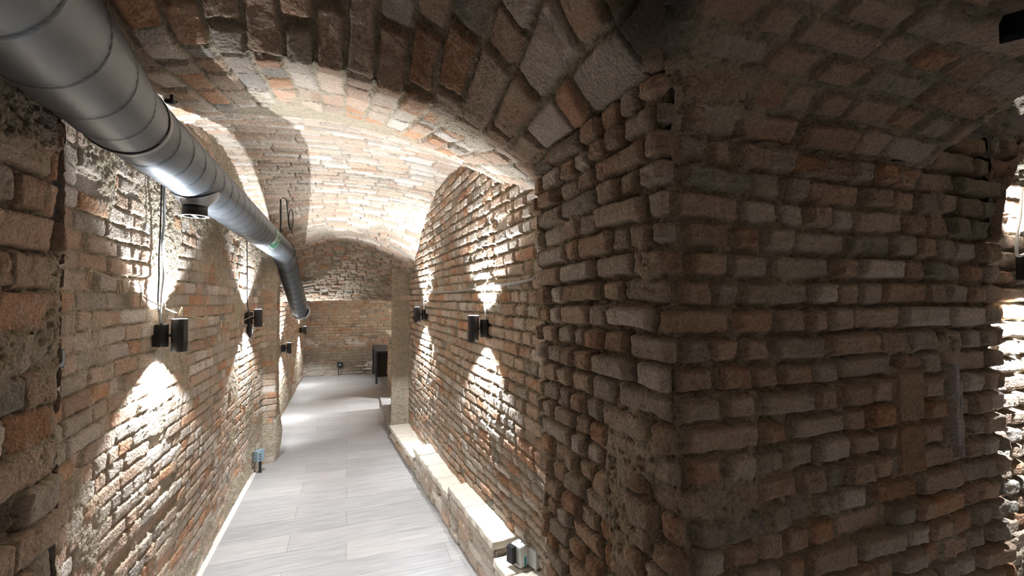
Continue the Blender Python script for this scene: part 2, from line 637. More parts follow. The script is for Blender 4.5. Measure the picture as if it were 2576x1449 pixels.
def off_right(X, Y, Z):
    corr = sst(Y, 1.9, 2.3) * (1 - sst(Y, 6.2, 6.6)) * (X > 0.5)
    X = X + corr * base_out(Y) * (1 - sst(Z, 0.25, 1.35))
    pier = (1 - sst(Y, 1.85, 1.95)) * (X < 2.35)
    lean = 0.030 * np.clip(2.45 - Z, 0, 1.3)
    X = X + pier * lean * (1 - sst(X, 0.9, 1.6))
    Y = Y - pier * 0.5 * lean * sst(X, .74, .84)
    return X, Y

def keep_right(X, Y, Z):
    k = np.ones(X.shape, bool)
    k &= ~((Y > 1.84) & (X < 1.15) & (Z > z_corr(X, Y) + 0.06))
    k &= ~((Y <= 1.84) & (X < 0.9) & (Z > 2.75))
    k &= ~((Y < 1.1) & (X > 0.9) & (X < 1.85) & (Z > 2.46))
    return k

def cov_right(X, Y, Z, P):
    pier = (Y < 1.84)
    front = pier & (X > 0.86)
    c = np.where(front, -0.20 + 0.05 * sst(-Z, -1.9, -1.4), -0.28)
    c = np.where(pier & ~front & (X < 0.9), -0.32, c)
    c = c + 0.75 * pier * np.exp(-((X - 0.76) / 0.05) ** 2 - ((Y - 1.04) / 0.10) ** 2 - ((Z - 2.07) / 0.17) ** 2)
    c = c + 0.30 * front * np.exp(-((Z - 1.84) / 0.05) ** 2)
    c = c + 0.55 * np.exp(-((Y - 6.72) / 0.12) ** 2) * (X < 0.9) * 1.0
    c = c + 0.7 * ((Y > 6.5) & (X < 0.84))
    c = c + 0.5 * np.exp(-((X - 1.95 - 0.0 * Z) / 0.07) ** 2) * front
    c = c + 0.4 * front * sst(X, 1.9, 2.2) * sst(Z, 2.0, 2.3)
    c = c + 0.35 * sst(Z, 2.45, 2.6) * pier * (X < 0.85)
    return c

def post_right(P, h, col):
    X, Y, Z = P[..., 0], P[..., 1], P[..., 2]
    # two large upright tiles let into the pier's front, and a pale slab on edge
    front = (Y < 1.1) & (X < 2.31)
    jn = 0.004 * fbm(P, 20, 2, 9)
    for (x0, x1, z0, z1, off, c) in ((1.665, 1.80, 1.60, 1.765, 0.004, (.40, .29, .20)), (1.665, 1.80, 1.43, 1.590, 0.003, (.38, .24, .15)),
                                     (1.93, 1.965, 1.50, 1.78, 0.022, (.55, .50, .48)), (1.98, 2.01, 1.45, 1.72, 0.008, (.5, .45, .43))):
        d = np.minimum(np.minimum(X - x0, x1 - X), np.minimum(Z - z0, z1 - Z)) + jn
        s = sst(d, 0.0, 0.007) * front
        gap = sst(d, -0.016, -0.004) * front
        n = fbm(P, 30, 3, 8)
        h = h * (1 - gap) + (-0.016) * gap
        h = h * (1 - s) + (off + 0.0025 * n) * s
        cc = np.array(c) * (1 + 0.2 * n)[..., None]
        col = col * (1 - s[..., None]) + cc * s[..., None]
    # damp mossy patch beyond the side arch
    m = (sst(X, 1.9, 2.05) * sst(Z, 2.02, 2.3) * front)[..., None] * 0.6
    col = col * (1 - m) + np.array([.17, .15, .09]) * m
    return h, col
POST['wall_right'] = post_right

R_FAR = [(0.80, 8.6), (0.76, 8.2), (0.585, 6.72), (right_x(6.7), 6.70)] + [(right_x(y), y) for y in (6.0, 5.0, 4.0, 3.0, 2.2, 1.95)] + \
        [(0.90, 1.90), (0.80, 1.87)]
R_NEAR = [(0.86, 1.88), (0.78, 1.86), (0.755, 1.80), (0.755, 0.975), (0.775, 0.955), (2.30, 0.955), (2.32, 0.98), (2.32, 1.12), (2.36, 1.14), (5.2, 1.145)]
build_wall('wall_right', R_FAR, 0.0, 3.42, 0.0066, 101, offset=off_right, keep=keep_right, cov=cov_right, side=1, rough=0.55, ch=0.079,
           lens=(0.262, 0.128, 0.17), probs=(0.42, 0.36, 0.22), joint=0.008, tone=1.05, depth=0.022)
build_wall('wall_right', R_NEAR, 0.0, 3.0, 0.0056, 111, offset=off_right, keep=keep_right, cov=cov_right, side=1, rough=1.1, depth=0.026, ch=0.079,
           lens=(0.245, 0.112, 0.15), probs=(0.24, 0.56, 0.20), joint=0.009, ju=1.2, jv=0.6, pal=(.26, .24, .06, .26, .12, .05, .04))

def off_left(X, Y, Z):
    corr = sst(Y, 1.9, 2.3) * (1 - sst(Y, 5.8, 6.1))
    X = X - corr * 0.04 * (1 - sst(Z, 0.3, 1.6))
    X = X + 0.012 * np.sin(Y * 2.1) * corr
    # worn foot of the far pier bulges out
    X = X + 0.05 * np.exp(-((Y - 6.42) / 0.14) ** 2 - ((Z - 0.3) / 0.25) ** 2)
    return X, Y

def keep_left(X, Y, Z):
    return ~((Y > 1.84) & (Y < 8.4) & (Z > z_corr(X, Y) + 0.06)) & ~((Y <= 1.84) & (Z > 2.8))

def cov_left(X, Y, Z, P):
    c = 0.17 + 0 * X
    c = c + 0.42 * sst(Z, 2.1, 2.7) * (Y > 1.9) * (Y < 6)
    c = c + 0.28 * sst(-Z, -0.9, -0.3) * (Y > 1.9)
    c = c + 0.16 * (Y < 1.84)
    c = c + 0.15 * ((Y > 6.1) & (Y < 6.6))
    return c

L_NEAR = [(-0.85, -1.7), (-0.85, 1.80), (-0.87, 1.85), (-0.93, 1.86)]
L_FAR = [(-0.86, 1.85), (-0.925, 1.88), (-0.955, 2.1)] + [(-1.0 + 0.004 * y, y) for y in (2.6, 3, 4, 5, 6.1)] + \
        [(-0.96, 6.18), (-0.83, 6.24), (-0.83, 6.50), (-0.90, 6.60), (-1.03, 6.70), (-1.05, 8), (-1.07, 12.8)]
build_wall('wall_left', L_NEAR, 0.0, 3.42, 0.0068, 212, offset=off_left, keep=keep_left, cov=cov_left, side=1, rough=1.5, ch=0.112,
           lens=(0.3, 0.16, 0.22), probs=(0.6, 0.15, 0.25), joint=0.008, pal=(.3, .22, .02, .32, .07, .04, .03))
build_wall('wall_left', L_FAR, 0.0, 3.42, 0.0068, 202, offset=off_left, keep=keep_left, cov=cov_left, side=1, rough=0.42, ch=0.078,
           lens=(0.262, 0.128, 0.19), probs=(0.35, 0.45, 0.2), joint=0.005, pal=(.26, .24, .10, .24, .10, .03, .03), tone=1.05)

def cov_far(X, Y, Z, P):
    return -0.12 + 0 * X

def post_far(P, h, col):
    n = fbm(P, 5, 4, 66)
    X, Z = P[..., 0], P[..., 2]
    m = np.exp(-((Z - 0.86) / 0.10) ** 2) * sst(n + 0.2 * np.sin(X * 5), 0.12, 0.3)
    m2 = np.exp(-((Z - 1.35) / 0.08) ** 2 - ((X - 0.4) / 0.3) ** 2) * sst(n, 0.05, 0.25) * 0.5
    m = np.clip(m + m2, 0, 1)[..., None]
    col = col * (1 - m) + np.array([.72, .70, .66]) * m
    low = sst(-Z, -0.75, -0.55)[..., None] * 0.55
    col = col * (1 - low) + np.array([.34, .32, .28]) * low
    return h, col
POST['wall_far'] = post_far
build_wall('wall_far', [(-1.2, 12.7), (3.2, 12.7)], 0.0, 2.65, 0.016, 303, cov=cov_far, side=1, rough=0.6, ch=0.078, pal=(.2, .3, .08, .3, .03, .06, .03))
build_wall('wall_far_right', [(3.1, 12.8), (3.1, 8.0)], 0.0, 2.65, 0.03, 304, side=1, rough=0.6)
build_wall('wall_back', [(5.2, -1.35), (-0.95, -1.35)], 0.0, 3.2, 0.025, 305, side=1, rough=0.6)
build_wall('wall_side', [(5.1, 1.35), (5.1, -1.45)], 0.0, 3.2, 0.025, 306, side=1, rough=0.6)

# arch over the recess in the side bay: spandrel with an arched lower edge, and its soffit
def build_recess():
    xs = np.arange(2.24, 5.2, 0.011)
    ze = lambda x: 2.20 + 0.62 * np.sqrt(np.clip(1 - ((x - 3.35) / 1.10) ** 2, 0, 1))
    zs = np.arange(0, 1.0, 0.011)
    X, T = np.meshgrid(xs, zs, indexing='ij')
    Z = ze(X) + T
    P = np.stack([X, X * 0 + 0.955, Z], -1)
    N = np.zeros_like(P)
    N[..., 1] = -1
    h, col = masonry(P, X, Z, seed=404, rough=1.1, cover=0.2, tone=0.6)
    grid = grid_object('wall_right', P + N * h[..., None], col, None, MAS)
    struct(grid)
    ys = np.arange(0.93, 1.18, 0.012)
    X, Y = np.meshgrid(xs, ys, indexing='ij')
    P = np.stack([X, Y, ze(X)], -1)
    N = normals(P)
    N = N * np.sign(-N[..., 2:3])
    h, col = masonry(P, Y, X, seed=405, rough=1.0, cover=0.1)
    struct(grid_object('ceiling', P + N * h[..., None], col, None, MAS))
build_recess()

# ------------------------------------------------------------------ mesh helpers
def mesh_obj(name, bm, mat, parent=None, smooth=False):
    me = bpy.data.meshes.new(name)
    bm.normal_update()
    bm.to_mesh(me)
    bm.free()
    for m in (mat if isinstance(mat, (list, tuple)) else [mat]):
        me.materials.append(m)
    if smooth:
        me.polygons.foreach_set('use_smooth', [True] * len(me.polygons))
    o = bpy.data.objects.new(name, me)
    C.objects.link(o)
    if parent is not None:
        o.parent = parent
    return o

def add_box(bm, c, d, bevel=0.0, rot=None, seg=2, mi=0):
    r = bmesh.ops.create_cube(bm, size=1.0)
    vs = r['verts']
    M = Matrix.Translation(Vector(c)) @ (rot.to_4x4() if rot is not None else Matrix.Identity(4)) @ Matrix.Diagonal((d[0], d[1], d[2], 1))
    bmesh.ops.transform(bm, matrix=M, verts=vs)
    fs = {f for v in vs for f in v.link_faces}
    for f in fs:
        f.material_index = mi
    if bevel > 0:
        es = list({e for v in vs for e in v.link_edges})
        rb = bmesh.ops.bevel(bm, geom=es, offset=bevel, segments=seg, affect='EDGES', profile=0.6)
        for f in rb['faces']:
            f.material_index = mi
    return vs

def add_lathe(bm, prof, M=None, n=32, cap=True, mi=0):
    """revolve (r,z) points about z"""
    rings = []
    for (r, z) in prof:
        ring = []
        for k in range(n):
            a = 2 * PI * k / n
            co = Vector((r * math.cos(a), r * math.sin(a), z))
            ring.append(bm.verts.new(M @ co if M is not None else co))
        rings.append(ring)
    for a, b in zip(rings[:-1], rings[1:]):
        for k in range(n):
            f = bm.faces.new((a[k], a[(k + 1) % n], b[(k + 1) % n], b[k]))
            f.smooth = True
            f.material_index = mi
    if cap:
        for ring, flip in ((rings[0], True), (rings[-1], False)):
            f = bm.faces.new(list(reversed(ring)) if flip else ring)
            f.material_index = mi
    return rings

def catmull(pts, n=8):
    pts = [Vector(p) for p in pts]
    P = [pts[0] * 2 - pts[1]] + pts + [pts[-1] * 2 - pts[-2]]
    out = []
    for i in range(1, len(P) - 2):
        p0, p1, p2, p3 = P[i - 1:i + 3]
        for k in range(n):
            t = k / n
            out.append(0.5 * ((2 * p1) + (p2 - p0) * t + (2 * p0 - 5 * p1 + 4 * p2 - p3) * t * t + (3 * p1 - p0 - 3 * p2 + p3) * t ** 3))
    out.append(pts[-1])
    return out

def add_tube(bm, pts, r, n=8, mi=0):
    prev = None
    ref = None
    rings = []
    for i, p in enumerate(pts):
        d = (pts[min(i + 1, len(pts) - 1)] - pts[max(i - 1, 0)]).normalized()
        if ref is None:
            ref = Vector((0, 0, 1)) if abs(d.z) < 0.9 else Vector((1, 0, 0))
        a = (ref - d * ref.dot(d)).normalized()
        ref = a
        b = d.cross(a)
        rings.append([bm.verts.new(p + (a * math.cos(2 * PI * k / n) + b * math.sin(2 * PI * k / n)) * r) for k in range(n)])
    for a, b in zip(rings[:-1], rings[1:]):
        for k in range(n):
            f = bm.faces.new((a[k], a[(k + 1) % n], b[(k + 1) % n], b[k]))
            f.smooth = True
            f.material_index = mi
    bm.faces.new(list(reversed(rings[0])))
    bm.faces.new(rings[-1])

def align(z_dir, at, x_hint=(1, 0, 0)):
    z = Vector(z_dir).normalized()
    x = Vector(x_hint)
    x = (x - z * x.dot(z)).normalized()
    y = z.cross(x)
    M = Matrix((x, y, z)).transposed().to_4x4()
    M.translation = Vector(at)
    return M

# ------------------------------------------------------------------ floors
bm = bmesh.new()
add_box(bm, (0, 7.5, -0.05), (2.3, 11.2, 0.1))
add_box(bm, (2.2, 10.4, -0.05), (2.2, 4.9, 0.1))
fl = struct(mesh_obj('floor', bm, M_FLOOR))
bm = bmesh.new()
add_box(bm, (0, 0.22, 0.15), (1.84, 3.16, 0.5))
add_box(bm, (3.0, -0.2, 0.15), (4.4, 3.0, 0.5))
struct(mesh_obj('floor', bm, M_FLOOR))
st = empty('stone_step', (-0.02, 1.96, 0.0))
tag(st, 'low step between the raised landing and the corridor floor', 'step')
bm = bmesh.new()
add_box(bm, (-0.02, 0, 0.1), (1.5, 0.30, 0.2), 0.01)
mesh_obj('tread', bm, M_STEP, st)
# pale grout strip along the left wall foot
bm = bmesh.new()
add_box(bm, (-1.0, 4.15, 0.004), (0.05, 3.9, 0.008))
struct(mesh_obj('trim_1', bm, simple('pale_grout', (0.6, 0.58, 0.54), 0.8, noise=0.1)))
# ceiling slab of the far room
bm = bmesh.new()
add_box(bm, (1.0, 10.6, 2.66), (4.4, 4.6, 0.08))
struct(mesh_obj('ceiling', bm, simple('far_ceiling_plaster', (0.4, 0.33, 0.26), 0.9, noise=0.2, nscale=5, bump=0.5)))
# wall above and right of the far opening, seen from the far room
bm = bmesh.new()
add_box(bm, (2.0, 8.45, 1.32), (2.3, 0.12, 2.64))
add_box(bm, (-0.25, 8.50, 2.33), (1.9, 0.12, 0.66))
struct(mesh_obj('wall_near', bm, simple('far_room_wall', (0.38, 0.31, 0.25), 0.9, noise=0.2, nscale=6, bump=0.6)))

# wedge platform by the right jamb of the far opening
sp = empty('wedge_platform', (0.9, 8.4, 0))
tag(sp, 'low wedge-shaped tiled platform beside the foot of the far right pier', 'platform')
bm = bmesh.new()
o0 = Vector((0.9, 8.4, 0))
wz = lambda y: 0.117 * (9.9 - y) / 3.04 + 0.003
poly = [(0.557, 6.86), (0.598, 6.86), (0.70, 8.20), (0.74, 8.58), (0.865, 8.60), (0.865, 9.9), (0.62, 9.9)]
va = [bm.verts.new(Vector((x, y, 0)) - o0) for x, y in poly]
vb = [bm.verts.new(Vector((x, y, wz(y))) - o0) for x, y in poly]
for k in range(7):
    bm.faces.new((va[k], va[(k + 1) % 7], vb[(k + 1) % 7], vb[k]))
bm.faces.new(list(reversed(va)))
mesh_obj('riser', bm, M_STEP, sp)
bm = bmesh.new()
vt = [bm.verts.new(Vector((x, y, wz(y) + 0.006)) - o0) for x, y in poly]
vu = [bm.verts.new(Vector((x, y, wz(y))) - o0) for x, y in poly]
bm.faces.new(vt)
for k in range(7):
    bm.faces.new((vu[k], vu[(k + 1) % 7], vt[(k + 1) % 7], vt[k]))
mesh_obj('tread', bm, M_FLOOR, sp)

# ------------------------------------------------------------------ ledge along the right wall
def foot_x(y):
    return 0.884 - 0.0875 * (y - 3.13)

def build_ledge():
    root = empty('brick_ledge', (0.85, 4.0, 0))
    tag(root, 'low stepped brick ledge with pale worn tops along the right wall foot', 'ledge')
    segs = [(1.95, 2.86, 0.30), (2.86, 3.86, 0.40), (3.86, 5.22, 0.33), (5.22, 6.68, 0.20)]
    for k, (y0, y1, zt) in enumerate(segs):
        # body: face towards the corridor + far end face, displaced brickwork
        x0, x1 = foot_x(y0), foot_x(y1)
        pts = [(x0 + 0.22, y0 + 0.012), (x0 + 0.01, y0 + 0.012), (x1 + 0.01, y1 - 0.012), (x1 + 0.22, y1 - 0.012)]
        s, px, py = plan(pts[::-1], smooth=0.014)
        nz = int((zt - 0.0) / 0.008) + 2
        zs = np.linspace(0, zt - 0.02, nz)
        U, Z = np.meshgrid(s, zs, indexing='ij')
        X = np.broadcast_to(px[:, None], U.shape) + 0.02 * (1 - Z / zt) * 0
        Y = np.broadcast_to(py[:, None], U.shape)
        P = np.stack([X, Y, Z], -1)
        N = normals(P)
        h, col = masonry(P, U, Z, seed=700 + k, rough=1.2, ch=0.082, cover=-0.05, pal=(.35, .1, .03, .3, .2, .02, 0), tone=1.1)
        o = grid_object('ledge_face', P + N * (h + 0.0)[..., None] - np.array([0.85, 4.0, 0]), col, None, MAS)
        o.parent = root
        # cap bricks laid on top
        y = y0
        rng = random.Random(20 + k)
        while y < y1 - 0.03:
            L = min(rng.uniform(0.24, 0.36), y1 - y)
            if y1 - (y + L) < 0.10:
                L = y1 - y
            bm = bmesh.new()
            xm = foot_x(y + L / 2)
            xr = right_x(y + L / 2) + float(base_out(y + L / 2)) + 0.02
            th = 0.055
            add_box(bm, ((xm - 0.008 + xr) / 2 - 0.85, y + L / 2 - 4.0, zt - th / 2 + rng.uniform(-.003, .004)), (xr - xm + 0.008, L - 0.004, th), 0.012,
                    rot=Matrix.Rotation(math.radians(5.0 + rng.uniform(-1.5, 1.5)), 3, 'Z'), seg=3)
            bmesh.ops.subdivide_edges(bm, edges=[e for e in bm.edges if e.calc_length() > 0.03], cuts=6, use_grid_fill=True)
            for v in bm.verts:
                q = v.co * 30
                v.co.x += 0.006 * math.sin(q.y * 1.3 + k) * math.cos(q.z)
                v.co.z += 0.0025 * math.sin(q.x * 1.1 + q.y * 0.7)
            c = mesh_obj('cap_brick', bm, M_STONE, root, smooth=False)
            y += L
build_ledge()

# ------------------------------------------------------------------ wall lamps
def make_lamp(name='wall_lamp'):
    root = empty(name)
    H = 0.18
    cx = 0.108
    bm = bmesh.new()
    add_lathe(bm, [(0.027, -0.062), (0.029, -0.06), (0.029, 0.06), (0.027, 0.062)], Matrix.Translation((0.030, 0, 0)), 32)
    add_box(bm, (0.008, 0, 0), (0.03, 0.05, 0.118), 0.003)
    mesh_obj('wall_bracket', bm, M_BLACK, root)
    bm = bmesh.new()
    add_tube(bm, [Vector((0.05, 0, 0)), Vector((0.075, 0, 0))], 0.009, 12)
    mesh_obj('arm', bm, M_BLACK, root)
    ro, ri = 0.039, 0.0355
    bm = bmesh.new()
    h = H / 2
    T = Matrix.Translation((cx, 0, 0))
    add_lathe(bm, [(ri, h), (ro - 0.0008, h), (ro, h - 0.001), (ro, -h + 0.001), (ro - 0.0008, -h), (ri, -h)], T, 40, cap=False)
    mesh_obj('shade', bm, M_BLACK, root)
    for sgn, nm in ((1, 'upper_reflector'), (-1, 'lower_reflector')):
        bm = bmesh.new()
        add_lathe(bm, [(ri, sgn * h), (ri - 0.001, sgn * (h - 0.012)), (0.024, sgn * (h - 0.034)), (0.0, sgn * (h - 0.036))], T, 32, cap=False)
        rf = mesh_obj('reflector', bm, M_SHADEIN, root)
        bm = bmesh.new()
        add_lathe(bm, [(0.021, sgn * (h - 0.030)), (0.0225, sgn * (h - 0.0325))], T, 24, cap=True)
        mesh_obj('bulb', bm, M_LED, rf)
        for size, blend, p, nm2 in ((46, 1.0, P_NARROW, 'beam_light'), (118, 0.30, P_WIDE, 'spill_light')):
            ld = bpy.data.lights.new(nm2, 'SPOT')
            ld.energy = p
            ld.color = LAMP_COL
            ld.spot_size = math.radians(size)
            ld.spot_blend = blend
            ld.shadow_soft_size = 0.008
            lo = bpy.data.objects.new(nm2, ld)
            C.objects.link(lo)
            lo.parent = root
            lo.location = (cx, 0, sgn * (h - 0.018))
            lo.rotation_euler = (PI, 0, 0) if sgn > 0 else (0, 0, 0)
    return root

def place_lamp(lamp, loc, rz, label, group='cylinder wall lamps shining up and down'):
    lamp.location = loc
    lamp.rotation_euler = (0, 0, rz)
    tag(lamp, label, 'lamp', group)
    return lamp

lamp0 = make_lamp()
LZ = 1.775
place_lamp(lamp0, (-0.985, 2.97, 1.80), 0, 'black cylinder lamp on the left wall nearest the camera, under the thick cable pair')
LAMPS = [
    ((-0.975, 5.22, 1.805), 0, 'black cylinder lamp on the left wall with a dark cable joint below'),
    ((0.925, 3.03, 1.795), PI, 'black cylinder lamp on the right corridor wall nearest the camera'),
    ((0.872, 5.38, 1.815), PI, 'small-looking black cylinder lamp at the far end of the right corridor wall'),
    ((-1.035, 8.35, 1.18), 0, 'half hidden black cylinder lamp just beyond the far left pier'),
    ((-1.05, 11.4, 1.28), 0, 'black cylinder lamp far off on the left wall beneath the open duct end'),
    ((2.87, 1.125, 2.146), -PI / 2, 'black cylinder lamp on the brightly lit recess wall at the right edge'),
]
for loc, rz, lab in LAMPS:
    place_lamp(copy_tree(lamp0), loc, rz, lab)
def dim(root, f):
    for ch in root.children:
        if ch.type == 'LIGHT':
            ch.data = ch.data.copy()
            ch.data.energy *= f
    return root
# unseen lamps added behind and beside the camera for soft ambient light
for loc, rz, lab in [((0.1, -1.32, 2.1), PI / 2, 'unseen black cylinder lamp added on the wall behind the camera'),
                     ((2.9, -1.32, 2.1), PI / 2, 'unseen black cylinder lamp added on the side arm wall opposite the pier')]:
    place_lamp(dim(copy_tree(lamp0), 0.30), loc, rz, lab)
for loc, rz, lab in [((3.06, 10.0, 1.5), PI, 'unseen black cylinder lamp added on the far room wall behind the bar counter'),
                     ((1.9, 12.66, 1.5), -PI / 2, 'unseen black cylinder lamp added on the far wall right of the table'),
                     ((1.6, 8.54, 1.5), PI / 2, 'unseen black cylinder lamp added on the far side of the right pier wall')]:
    place_lamp(dim(copy_tree(lamp0), 2.2), loc, rz, lab)  # extra lamps, hidden from view, added to brighten the far room

# dark junction lump under the second left lamp
bm = bmesh.new()
add_lathe(bm, [(0.006, -0.115), (0.020, -0.09), (0.030, -0.05), (0.028, -0.01), (0.015, 0.03), (0.006, 0.04)], None, 14)
add_tube(bm, catmull([(0, 0, -0.11), (0.008, 0.004, -0.14), (0.0, 0.0, -0.165)], 5), 0.004, 6)
jl = mesh_obj('cable_joint', bm, M_DARKP, None, smooth=True)
jl.location = (-0.935, 5.17, 1.72)
tag(jl, 'dark taped cable joint hanging under the second left wall lamp', 'cable joint')

# ------------------------------------------------------------------ cables
def cable(name, pts, r, mat, label, n=8, cat='cable', segs=6):
    p = [Vector(q) for q in pts]
    o0 = p[0]
    bm = bmesh.new()
    add_tube(bm, catmull([q - o0 for q in p], segs), r, n)
    o = mesh_obj(name, bm, mat, None, smooth=True)
    o.location = o0
    tag(o, label, cat)
    return o

xl = -0.945
cable('grey_cable', [onx(408, 478, xl - .01) + Vector((0, 0, .25)), onx(408, 478, xl), onx(409, 560, xl), onx(406, 600, xl + .005), onx(411, 680, xl), onx(406, 740, xl), onx(404, 800, xl), (-0.955, 2.97, 1.86)],
      0.0065, M_CABLE, 'thick pale grey cable running up from the nearest left lamp')
cable('thin_cable', [onx(401, 478, xl - .01) + Vector((0, 0, .25)), onx(401, 500, xl - .005), onx(400, 590, xl), onx(398, 650, xl - .008), onx(399, 700, xl), onx(398, 760, xl), (-0.96, 2.955, 1.86)],
      0.004, M_DCABLE, 'thin dark cable beside the thick one above the nearest left lamp')
cable('thin_cable', [onx(618, 590, -.95) + Vector((0, 0, .2)), onx(619, 600, -.95), onx(621, 680, -.945), onx(622, 760, -.945), (-0.945, 5.2, 1.86)],
      0.0045, M_DCABLE, 'thin cable dropping to the second lamp on the left wall')
def rx(y):
    return right_x(y) - 0.012
def onr(px, py, off=0.0):
    d = ray(px, py)
    y = 3.0
    for _ in range(20):
        x = right_x(y) - 0.014 - off
        y = d.y * (x / d.x)
    t = y / d.y
    return Vector((d.x * t, y, CAMZ + d.z * t))
cable('grey_cable', [onr(1345, 700, -.01), onr(1325, 706), onr(1280, 714), onr(1238, 718), onr(1224, 722), onr(1218, 745), onr(1220, 775), onr(1222, 800), (0.895, 3.03, 1.86)],
      0.0060, M_CABLE, 'pale blue grey cable curving along the right wall down to the nearer right lamp')
cable('grey_cable', [onr(1340, 703, -.02), onr(1300, 712), onr(1250, 720), onr(1190, 727), onr(1150, 733), onr(1115, 735), onr(1085, 733), onr(1072, 735), onr(1067, 750), onr(1067, 780), (0.845, 5.38, 1.87)],
      0.0050, M_CABLE, 'grey cable continuing along the right wall to the far right lamp')
cable('white_cable', [ony(2580, 470, 1.1), ony(2574, 540, 1.1), ony(2564, 590, 1.1), ony(2561, 640, 1.1), (2.85, 1.1, 2.20)],
      0.007, M_WHITE, 'white cable rising from the lamp at the right edge')
# cables hanging from the vault crown
zt = z_corr(np.array(-0.62), np.array(5.0)).item()
cable('black_rod', [ony(703, 500, 4.95), ony(704, 545, 4.95), ony(703, 625, 4.95)], 0.008, M_DCABLE, 'straight black hanger rod between duct and brick vault', cat='hanger rod')
cable('cable_coil', [ony(707, 497, 5.3), ony(716, 500, 5.3), ony(721, 530, 5.3), ony(724, 565, 5.3), ony(730, 578, 5.3), ony(735, 560, 5.3), ony(733, 530, 5.3), ony(727, 528, 5.3),
      ony(724, 550, 5.3), ony(729, 575, 5.3), ony(737, 591, 5.3)], 0.005, M_DCABLE, 'black cable with a loose loop hanging from the vault')

# ------------------------------------------------------------------ spiral duct
R0 = 0.125
def duct_tube(name, pts, parent, r=R0, pitch=0.165, phase=0.0, seam=True, ds=0.006, nth=72, origin=Vector((0, 0, 0)), shade=1.0):
    pts = [Vector(p) for p in pts]
    L = [0]
    for a, b in zip(pts[:-1], pts[1:]):
        L.append(L[-1] + (b - a).length)
    n = max(int(L[-1] / ds), 4)
    S_ = np.linspace(0, L[-1], n + 1)
    A = np.array([[*p] for p in pts])
    Cn = np.stack([np.interp(S_, L, A[:, k]) for k in range(3)], -1)
    T = np.gradient(Cn, axis=0)
    T /= np.linalg.norm(T, axis=1, keepdims=True)
    up = np.array([0, 0, 1.0])
    a = np.cross(T, up)
    a /= np.linalg.norm(a, axis=1, keepdims=True)
    b = np.cross(a, T)
    th = np.linspace(0, 2 * PI, nth + 1)
    f = ((S_[:, None] + phase) / pitch + th[None, :] / (2 * PI)) % 1.0
    d = np.minimum(f, 1 - f) * pitch
    g = np.exp(-(d / 0.0042) ** 2) if seam else 0 * d
    rim = np.exp(-((d - 0.009) / 0.004) ** 2) if seam else 0 * d
    rr = r - 0.0022 * g + 0.0022 * rim
    P = Cn[:, None, :] + rr[..., None] * (a[:, None, :] * np.cos(th)[None, :, None] + b[:, None, :] * np.sin(th)[None, :, None]) - np.array(origin)
    base = np.array([0.165, 0.185, 0.21]) * shade
    col = base[None, None, :] * (1 - 0.85 * g[..., None])
    o = grid_object(name, P, col, None, M_DUCT)
    if parent:
        o.parent = parent
    return o

D0 = Vector((-0.72, 1.85, 2.62))
u1 = Vector((-0.178, 0.980, 0.0886))
dn = D0 - u1 * 2.2
B0 = Vector((-0.74, 6.02, 2.565))
B1 = Vector((-0.742, 6.22, 2.50))
E0 = Vector((-0.705, 7.75, 1.80))
duct = empty('ventilation_duct', D0)
tag(duct, 'large round grey spiral ventilation duct running along the upper left of the corridor', 'duct')
duct_tube('duct_section', [dn, D0 + u1 * 0.02], duct, origin=D0, phase=0.05, pitch=0.25)
duct_tube('duct_section', [D0, B0], duct, r=R0 - 0.003, origin=D0, phase=0.02)
duct_tube('elbow', [B0, (B0 + B1) / 2 + Vector((0, 0, 0.006)), B1], duct, r=R0 + 0.001, origin=D0, seam=False)
duct_tube('duct_section', [B1, E0], duct, r=R0 - 0.003, origin=D0, phase=0.07, shade=0.8)
# gasket, collar and clamp at the first joint
def ring(name, c, d, prof, mat, parent, n=64, smooth=True):
    bm = bmesh.new()
    add_lathe(bm, prof, align(d, Vector(c) - D0), n, cap=False)
    return mesh_obj(name, bm, mat, parent, smooth=smooth)
ring('gasket', D0 + u1 * 0.015, u1, [(R0 - .004, -.01), (R0 + .0045, -.008), (R0 + .0045, .006), (R0 - .004, .01)], M_RUBBER, duct)
d2 = (B0 - D0).normalized()
cl = ring('clamp_band', D0 + d2 * 0.045, d2, [(R0 - .003, -.014), (R0 + .002, -.012), (R0 + .002, .012), (R0 - .003, .014)], M_DUCT, duct)
at = cl.data.color_attributes.new('Col', 'FLOAT_COLOR', 'POINT')
at.data.foreach_set('color', [0.34, 0.35, 0.36, 1.0] * len(cl.data.vertices))
bm = bmesh.new()
cp = D0 + d2 * 0.035 + Vector((0.112, 0, 0.07)) - D0
add_box(bm, cp + Vector((0.012, 0, 0.006)), (0.03, 0.012, 0.014), 0.002)
add_tube(bm, [cp + Vector((-.01, .012, .012)), cp + Vector((.03, .012, .012))], 0.004, 8)
add_box(bm, cp + Vector((0.02, -.010, 0.012)), (0.01, 0.010, 0.03), 0.002)
mesh_obj('clamp_bolt', bm, M_DARKP, duct)
# gasket and clamp at the elbow
ring('gasket', B0, d2, [(R0 - .004, -.006), (R0 + .004, -.004), (R0 + .004, .004), (R0 - .004, .006)], M_RUBBER, duct)
bm = bmesh.new()
q = B0 - D0 + Vector((0.13, 0, 0.045))
add_box(bm, q, (0.03, 0.02, 0.012), 0.002)
add_tube(bm, [q + Vector((0, 0, -.004)), q + Vector((.035, 0, .004))], 0.004, 8)
mesh_obj('clamp_bolt', bm, M_STEEL, duct)
# open end with a bright rim
d3 = (E0 - B1).normalized()
ro = ring('end_flange', E0, d3, [(R0 - .006, -.03), (R0 + .001, -.03), (R0 + .001, -.012), (R0 + .012, .0), (R0 + .012, .006), (R0 - .002, .006), (R0 - .008, -.03)], M_STEEL, duct)
bm = bmesh.new()
sh = [(R0 + .014, -.16, a) for a in (0,)]
